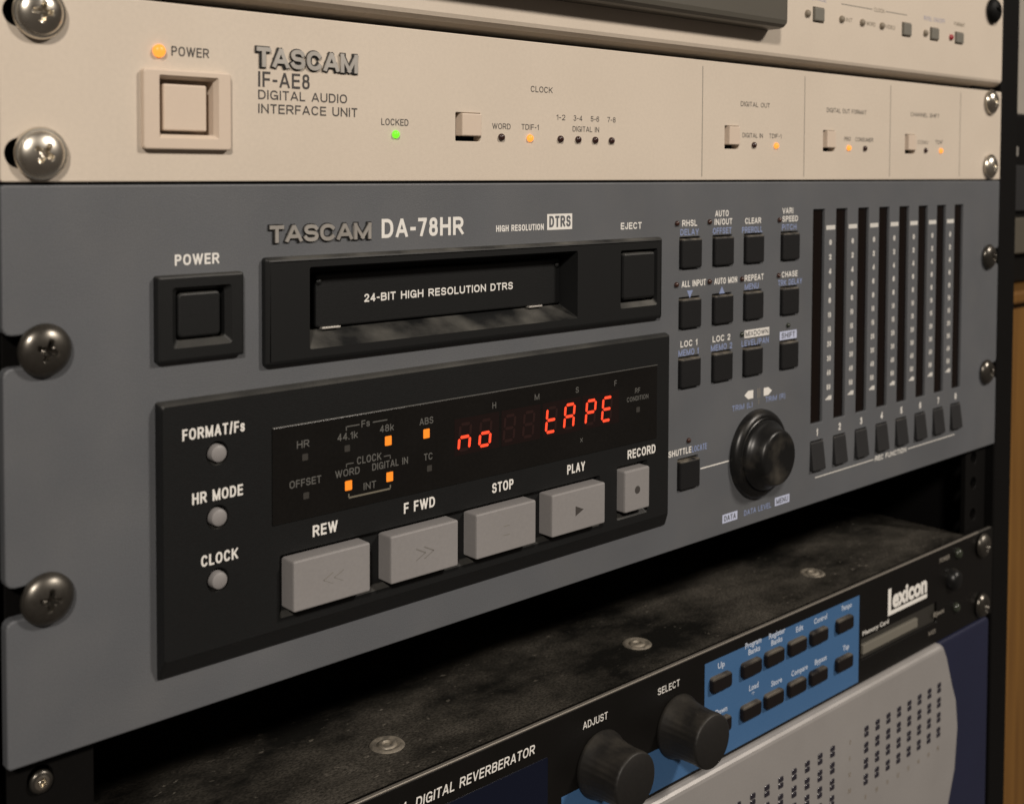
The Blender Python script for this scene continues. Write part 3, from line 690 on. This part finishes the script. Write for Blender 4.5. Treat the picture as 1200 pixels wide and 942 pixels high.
# ================================================================== INTERFACE UNIT (beige, 1 unit high)
ifu = thing('audio_interface', 'slim beige digital audio interface between the grey recorder and the thicker beige unit', 'audio interface', (241, 133, 0))
SQ = [(130.3, 145.0, 140.0, 153.5), (259.4, 144.8, 267.9, 153.4), (324.5, 144.8, 333.0, 153.4), (389.7, 144.8, 398.4, 153.4)]
hs = [hole(slot(0.9, 12.5, 139.6, 3.4)), hole(slot(0.9, 12.5, 171.2, 3.4)), hole(slot(468, 479, 139.6, 3.4)), hole(slot(468, 479, 171.2, 3.4))]
hs += [hole(rect(*q, 0.3, 2)) for q in SQ] + [hole(rect(36.6, 144.1, 51.8, 158.8, .3, 2))]
bm = bmesh.new(); solid(bm, rect(0, 133.15, 482.6, 176.7, 0.6, 2), bev(0, -3.2, 0.3), holes_at(0, hs), back=False)
fin('front_panel', bm, BEIGE, ifu)
block('chassis', 24, 134, 459, 176, -14, -300, DEEP, ifu, 0)
for z in (139.6, 171.2):
    screw('nickel', 8.6, z, 0.9, ifu, 0.55 if z < 150 else 0.1); screw('nickel', 470.2, z, 0.9, ifu, 0.2)
bm = bmesh.new(); h0 = rect(36.6, 143.7, 52.4, 159.0, 0.4); h1 = rect(37.4, 144.7, 51.6, 158.2, 0.4)
solid(bm, rect(32.7, 141.0, 55.9, 160.4, 0.8), bev(1.7, 0, 0.4), [(h0, [(0, 1.7), (h1, 0.2), (h1, -4.5)], True)], back=False)
pz = fin('power_button_bezel', bm, BEIGE_P, ifu)
block('power_button', 38.4, 145.6, 49.8, 157.0, 0.3, -4.4, BEIGE_P, pz, 0.4, 0.4)
led('amber', 37.3, 164.8, ifu, 1.6, 0.1, label='lit round amber light left of the word POWER')
text('POWER', 40.6, 163.9, 50.6, 2.35, 0.06, DARKP, ifu, 0.008)
text('TASCAM', 63.45, 162.39999999999998, 95.15, 5.699999999999999, 0.05, mat('black_logo_backing', (0.01, 0.01, 0.01), 0.4), ifu, 0.10, extrude=0.025, name='logo_backing', space=0.4)
text('TASCAM', 63.7, 162.7, 94.9, 5.1, 0.05, CHROME, ifu, 0.045, extrude=0.06, bevel=0.012, name='logo', label='raised chrome capitals on the beige panel', res=3, space=0.55)
text('IF-AE8', 64.4, 157.6, 79.9, 4.0, 0.06, DARKP, ifu, 0.014, res=3)
text('DIGITAL AUDIO', 64.4, 154.4, 91.8, 2.45, 0.06, DARKP, ifu, 0.014); text('INTERFACE UNIT', 64.4, 150.8, 95.2, 2.45, 0.06, DARKP, ifu, 0.014)
text('LOCKED', 103.3, 148.9, 112.8, 1.9, 0.06, DARKP, ifu, 0.005); led('lit_green', 108.2, 146.4, ifu, 1.15, 0.0, label='lit green light under the word LOCKED')
text('CLOCK', 160.7, 161.0, 170.2, 1.9, 0.06, DARKP, ifu, 0.005)
for s, x0, x1, z in (('WORD', 144.7, 152.2, 149.0), ('TDIF-1', 156.8, 164.2, 149.1), ('1-2', 172.0, 176.0, 152.6), ('3-4', 179.8, 183.8, 152.6), ('5-6', 187.8, 191.8, 152.6), ('7-8', 195.8, 199.8, 152.6),
        ('DIGITAL IN', 179.4, 191.8, 149.1)): text(s, x0, z, x1, 1.75, 0.06, DARKP, ifu, 0.0)
for s, x0, x1, z in (('DIGITAL OUT', 268.9, 287.4, 161.0), ('DIGITAL OUT FORMAT', 326.8, 357.0, 160.9), ('CHANNEL SHIFT', 394.2, 420.0, 161.6)): text(s, x0, z, x1, 1.8, 0.06, DARKP, ifu, 0.0)
for s, x0, x1, z in (('DIGITAL IN', 270.2, 283.0, 149.3), ('TDIF-1', 287.2, 295.2, 149.4), ('PRO', 340.2, 345.0, 149.4), ('CONSUMER', 348.6, 362.8, 149.4), ('CONV', 400.8, 410.4, 149.3), ('TDIF', 416.8, 423.6, 149.6)):
    text(s, x0, z, x1, 1.7, 0.06, DARKP, ifu, 0.0)
first = None
for q in SQ:
    w = q[2] - q[0]
    bm = bmesh.new(); solid(bm, rect(q[0] + 1.9, q[1] + 1.6, q[2] - 0.2, q[3] - 0.2, 0.3, 2), bev(0.9, -3.2, 0.3)); fin('square_button', bm, BEIGE_P, ifu)
for x, k in ((148.3, 'dark'), (160.3, 'amber'), (173.7, 'dark'), (181.8, 'dark'), (189.8, 'dark'), (197.7, 'dark'), (277.2, 'dark'), (291.6, 'amber'), (343.4, 'amber'), (356.0, 'dark'), (407.6, 'dark'), (421.8, 'amber')):
    led(k, x, 146.5, ifu, 1.15, label='lit amber light on the beige panel' if k == 'amber' else None)
for x in (246.1, 310.9, 376.7, 440.3): flat('dividing_line', [strip(x, 134.4, x, 174.5, 0.35)], 0.06, LINEP, ifu)

# ================================================================== UPPER TAPE UNIT (beige, cropped by the frame)
top = thing('tape_machine', 'tall beige tape machine at the top with an olive-grey door and small grey keys', 'tape machine', (241, 178, 0))
TB = [(315.9, 196.9, 323.9, 202.8), (385.4, 196.8, 393.2, 202.8), (410.2, 197.0, 418.0, 202.7), (433.6, 197.2, 441.6, 202.6)]
hs = [hole(rect(a, b - .2, c, d, 0.4, 2)) for a, b, c, d in TB] + [hole(slot(468, 479, 215.7, 3.4)), hole(slot(2.2, 12.5, 215.7, 3.4))]
bm = bmesh.new(); solid(bm, rect(0, 178.3, 482.6, 309, 0.3, 2), [(rect(0.3, 182.4, 482.3, 308, 0.3, 2), 0), (rect(0.1, 181.2, 482.5, 309, 0.3, 2), -0.5), (rect(0, 180.0, 482.6, 309, 0.3, 2), -2.0), (rect(0, 179.1, 482.6, 309, 0.3, 2), -4.2), (rect(0, 178.5, 482.6, 309, 0.3, 2), -7.0), (0, -9.5)], holes_at(0, hs), back=False)
fin('front_panel', bm, BEIGE, top)
block('chassis', 24, 180, 459, 308, -14, -330, DEEP, top, 0)
bm = bmesh.new(); solid(bm, rect(60, 190.6, 287.2, 290, 3.0, 6), [(-3.0, 9), (-1.4, 8.6), (-0.4, 7.4), (0, 5.6), (0, 0)])
fin('tape_door', bm, DOORG, top)
for a, b_, c, d in TB: block('key', a + .5, b_ + .3, c - 1.0, d - .3, 1.1, -3.2, GREYB, top, 0.4)
for x, k in ((311.8, 'clear'), (336.6, 'clear'), (352.4, 'clear'), (368.2, 'clear'), (405.7, 'clear'), (429.5, 'bright_red')): led(k, x, 199.6, top, 1.5 if k == 'clear' else 1.4)
flat('scale_line', [strip(336.5, 205.9, 360.5, 206.0, .35), strip(371.5, 206.1, 389.5, 206.2, .35)], 0.06, LINEP, top)
text('CLOCK', 362.0, 205.2, 370.4, 1.7, 0.06, FADEP, top, 0.0)
for s, x0, x1, z in (('INT', 340.2, 345.0, 198.9), ('WORD', 356.0, 363.2, 198.8), ('VIDEO', 371.6, 379.4, 198.8)): text(s, x0, z, x1, 1.7, 0.06, FADEP, top, 0.0)
PB = mat('pale_lilac_print', (0.36, 0.35, 0.44), 0.6)
text('CHASE', 315.0, 205.4, 325.4, 1.9, 0.06, PB, top, 0.0); text('RHSL ON/OFF', 404.5, 205.4, 424.0, 2.0, 0.06, PB, top, 0.0); text('FORMAT', 432.8, 205.4, 443.0, 1.8, 0.06, FADEP, top, 0.0)
screw('black', 470.2, 215.7, 0.9, top, 0.3, label='black screw at the right end of the panel')
copy_obj(PROTO['black'], 'screw', 8.6, 215.7, 0.9, top)

# ================================================================== REVERBERATOR (black, 1 unit high)
rv = thing('reverberator', 'slim black digital reverberator with a blue key field, two knobs and a dusty lid', 'effects unit', (241, -88, 0))
hs = [hole(rect(359.6, -76.4, 426.0, -66.9, 0.5, 2), -3.0)]
bm = bmesh.new(); solid(bm, rect(0, -86.5, 482.6, -42.5, 0.6, 2), bev(0, -3.0, 0.3), holes_at(0, hs), back=False)
fin('front_panel', bm, LEXFACE, rv)
block('edge_trim', 8, -42.45, 467, -41.85, 0.15, -1.0, EDGE, rv, 0.15, label='bright bare metal edge along the top of the panel')
block('edge_trim', 467.2, -42.5, 480, -41.95, 0.1, -1.0, mat('worn_dark_edge', (0.16, 0.15, 0.135), 0.4, 0.6), rv, 0.15)
block('lid', 20, -86, 461, -43.2, -3.1, -290, DUSTTOP, rv, 0.5)
for x in (122.2, 239.1, 356.6):
    s = lathe('lid_screw', [(5.6, 0.0), (5.0, 0.55), (4.3, 0.6), (3.4, 0.1), (3.1, 0.1), (2.9, 0.5), (2.3, 0.75), (1.7, 0.7), (1.3, 0.05), (0, 0.02)], 0, 0, mat('dusty_screw_metal', (0.20, 0.18, 0.15), 0.45, 0.6, dust=0.55, dscale=500, dlo=.35, dhi=.6), rv, 28)
    s.rotation_euler = (-pi / 2, 0, 0); s.location = V(x, -43.15, -23.2) - worg(rv); ORG[s] = s.location.copy()
text('PCM 91', 97.0, -51.0, 111.8, 3.1, 0.06, WHITE, rv, 0.012, ital=0.12)
text('DIGITAL REVERBERATOR', 115.6, -51.2, 163.6, 3.1, 0.06, WHITE, rv, 0.012, ital=0.12)
block('display_window', 60, -83.5, 169.5, -54.2, 0.3, 0, NAVYW, rv, 0.1, 0.5)
text('ADJUST', 186.0, -50.6, 198.0, 2.5, 0.06, WHITE, rv, 0.004); text('SELECT', 224.2, -50.6, 236.2, 2.5, 0.06, WHITE, rv, 0.004)
flat('blue_field', [rect(250.8, -85.2, 357.4, -46.9)], 0.05, BLUE, rv, 'bright blue field with twelve small black keys')
flat('blue_field', [[(176.0, -85.2), (250.8, -85.2), (250.8, -76.0), (224.0, -70.0), (176.0, -70.0)]], 0.05, BLUE, rv, 'bright blue band under the two knobs')
kn = None
for x in (194.4, 235.1):
    if kn is None:
        kn = lathe('knob', [(11.2, 0), (11.5, 0.5), (11.3, 1.4), (10.5, 3.2), (9.9, 6.5), (9.6, 11.0), (9.8, 15.2), (9.6, 16.1), (9.0, 16.5), (0, 16.3)], x, -65.0, KNOBR, rv, 120, rib=30, ribd=0.12, ribfrom=3, ribto=6, smooth=50)
    else: copy_obj(kn, 'knob', x, -65.0, 0, rv)
KX = [259.4, 278.4, 293.6, 309.4, 324.9, 344.4]; lk = None
for r, z in enumerate((-55.8, -72.6)):
    for x in KX:
        if lk is None:
            bm = bmesh.new(); solid(bm, rect(x - 5.8, z - 2.9, x + 5.8, z + 2.9, 1.3, 4), [(-0.7, 2.2), (-0.25, 2.0), (0, 1.5), (0, 0)]); lk = fin('key', bm, mat('soft_black_key', (0.008, 0.006, 0.0055), 0.5, spec=0.25, dust=0.35, up=True, dlo=.3, dhi=.6), rv)
        else: copy_obj(lk, 'key', x, z, 1.1, rv)
for s, x, z, w in (('Up', 260.7, -50.9, 4.2), ('Program', 280.8, -48.0, 10.4), ('Banks', 281.4, -51.0, 7.6), ('Register', 296.6, -48.4, 11.0), ('Banks', 296.4, -51.4, 7.6), ('Edit', 312.2, -50.6, 5.0), ('Control', 327.4, -50.6, 9.6), ('Tempo', 347.2, -50.4, 8.2),
        ('Down', 261.0, -68.6, 7.2), ('Load', 281.4, -65.4, 6.0), ('*', 281.0, -68.6, 1.8), ('Store', 296.6, -68.0, 7.4), ('Compare', 312.6, -68.0, 11.6), ('Bypass', 328.0, -68.0, 8.8), ('Tap', 347.2, -68.0, 4.8)):
    text(s, x - w / 2, z, x + w / 2, 2.3, 0.09, BLUEBOX if 0 else mat('pale_blue_white_print', (0.50, 0.56, 0.66), 0.6), rv, 0.02)
lg = text('exicon', 385.2, -59.4, 416.2, 8.2, 0.06, WHITE, rv, 0.045, name='logo', label='white lower-case logo with an underline and a tall left bar', res=3)
flat('logo_underline', [rect(384.0, -62.4, 416.4, -60.5), rect(381.4, -62.4, 384.0, -50.2)], 0.065, WHITE, lg)
cs = block('card_slot', 359.4, -76.6, 426.2, -66.7, -1.2, -2.9, mat('slot_plastic', (0.03, 0.028, 0.024), 0.4), rv, 0)
block('memory_card', 361.0, -74.2, 408.0, -70.0, 0.2, -2.8, mat('card_grey', (0.16, 0.15, 0.125), 0.4), cs, 0.3, label='grey card edge in the slot')
text('Memory Card', 360.4, -65.6, 382.2, 2.0, 0.06, PALE, rv, 0.03); text('POWER', 428.0, -48.8, 437.6, 2.2, 0.06, LINEP, rv, 0.03)
text('Eject', 423.0, -73.6, 433.2, 2.2, 0.06, LINEP, rv, 0.03); text('MIDI', 418.6, -81.4, 425.0, 2.0, 0.06, LINEP, rv, 0.03)
led('green', 445.8, -48.0, rv, 2.6); led('green', 444.8, -74.3, rv, 2.4)
lathe('power_switch', [(5.2, 0), (5.0, 1.6), (4.2, 3.4), (2.8, 4.2), (0, 4.0)], 440.2, -59.2, KNOB, rv, 32)
for z in (-49.2, -79.4):
    copy_obj(PROTO['dark'], 'screw', 470.4, z, 0.8, rv); copy_obj(PROTO['dark'], 'screw', 8.8, z, 0.8, rv)

# ================================================================== SILVER UNIT (lowest)
sl = thing('silver_audio_unit', 'silver-faced audio unit with rows of small dark marks and a navy end', 'audio unit', (241, -240, 0))
bm = bmesh.new(); solid(bm, rect(392, -240, 478.5, -87.0, 3, 5), [(-1.4, 0.9), (-0.6, 0.7), (-0.1, 0.1), (0, -0.8), (0, -4)], back=False)
fin('end_housing', bm, NAVY, sl, 'dark navy plastic housing behind the silver face')
block('chassis', 24, -239, 459, -90, -4.1, -300, DEEP, sl, 0)
arc = [(418, -240), (428, -196), (437.6, -168.3), (443.6, -152.8), (445.8, -132.3), (443.6, -118), (439.6, -109.4), (433.6, -94), (430.4, -88.6), (428.2, -87.2), (426.0, -86.8)]
face = [(60, -240)] + arc + [(60, -86.8)]
bm = bmesh.new(); solid(bm, face, [(-2.8, 2.6), (-1.7, 2.3), (-0.8, 1.5), (-0.2, 0.3), (0, -1.0), (0, -3.0)]); fin('faceplate', bm, SILVER, sl)
mw = None
CXS = [360.4 + 9.16 * i for i in range(8)] + [333.8 - 9.3 * i for i in range(8)]
for x in CXS:
    for k in range(4):
        z = -107.0 - 7.1 * k
        if mw is None:
            bm = bmesh.new()
            for dz in (-1.25, 1.25): solid(bm, rect(x - 1.65, z + dz - 1.1, x + 1.65, z + dz + 1.1, .6, 3), [(-.15, 2.9), (0, 2.75), (0, 2.5)])
            mw = fin('meter_segment', bm, mat('smoked_violet_lens', (0.022, 0.02, 0.028), 0.25), sl)
        else: copy_obj(mw, 'meter_segment', x, z, 2.7, sl)
for i in range(8): text(str(9 + i), CXS[i], -137.2, None, 2.1, 2.66, FADEP, sl, 0.0, align='c')
for s, z in (('0', -108.5), ('6', -115.6), ('12', -122.7), ('30', -129.8)): text(s, 347.4, z, None, 2.0, 2.66, FADEP, sl, 0.0, align='c')

# ================================================================== BEHIND, TO THE RIGHT
cab = thing('wooden_cabinet', 'warm brown wooden cabinet side standing right of the black rack', 'cabinet', (640, -300, -30))
block('side_panel', 512, -420, 900, 62, -30, -420, WOOD, cab, 2.5)
block('top_board', 508, 62.4, 905, 70, -24, -424, WOOD, cab, 2.0)
cse = thing('equipment_case', 'dark equipment case with grey drawer and metal corner standing on the wooden cabinet', 'case', (640, 70.4, -40))
block('case_body', 516, 70.5, 880, 172, -44, -380, BLKMETAL, cse, 2)
block('drawer_front', 522, 89, 874, 110, -39, -43.9, mat('taupe_drawer', (0.075, 0.066, 0.050), 0.5), cse, 0.6)
block('ribbed_panel', 522, 114, 874, 141, -41, -43.9, mat('charcoal_panel', (0.02, 0.02, 0.021), 0.4), cse, 0.6)
block('metal_corner', 566, 146, 590, 152, -39, -43.9, CHROME, cse, 0.8)
block('metal_corner', 566, 128, 580, 130, -39.5, -40.9, CHROME, cse, 0.3)
w = bmesh.new(); bmesh.ops.create_cube(w, size=1)
for v in w.verts: v.co = Vector((1.4 + v.co.x * 3.4, 0.62 + v.co.y * 0.1, 0.2 + v.co.z * 2.2))
wl = fin('wall', w, WALLM, None); wl['kind'] = 'structure'; wl['label'] = 'plain off-white wall behind the rack at the right edge'
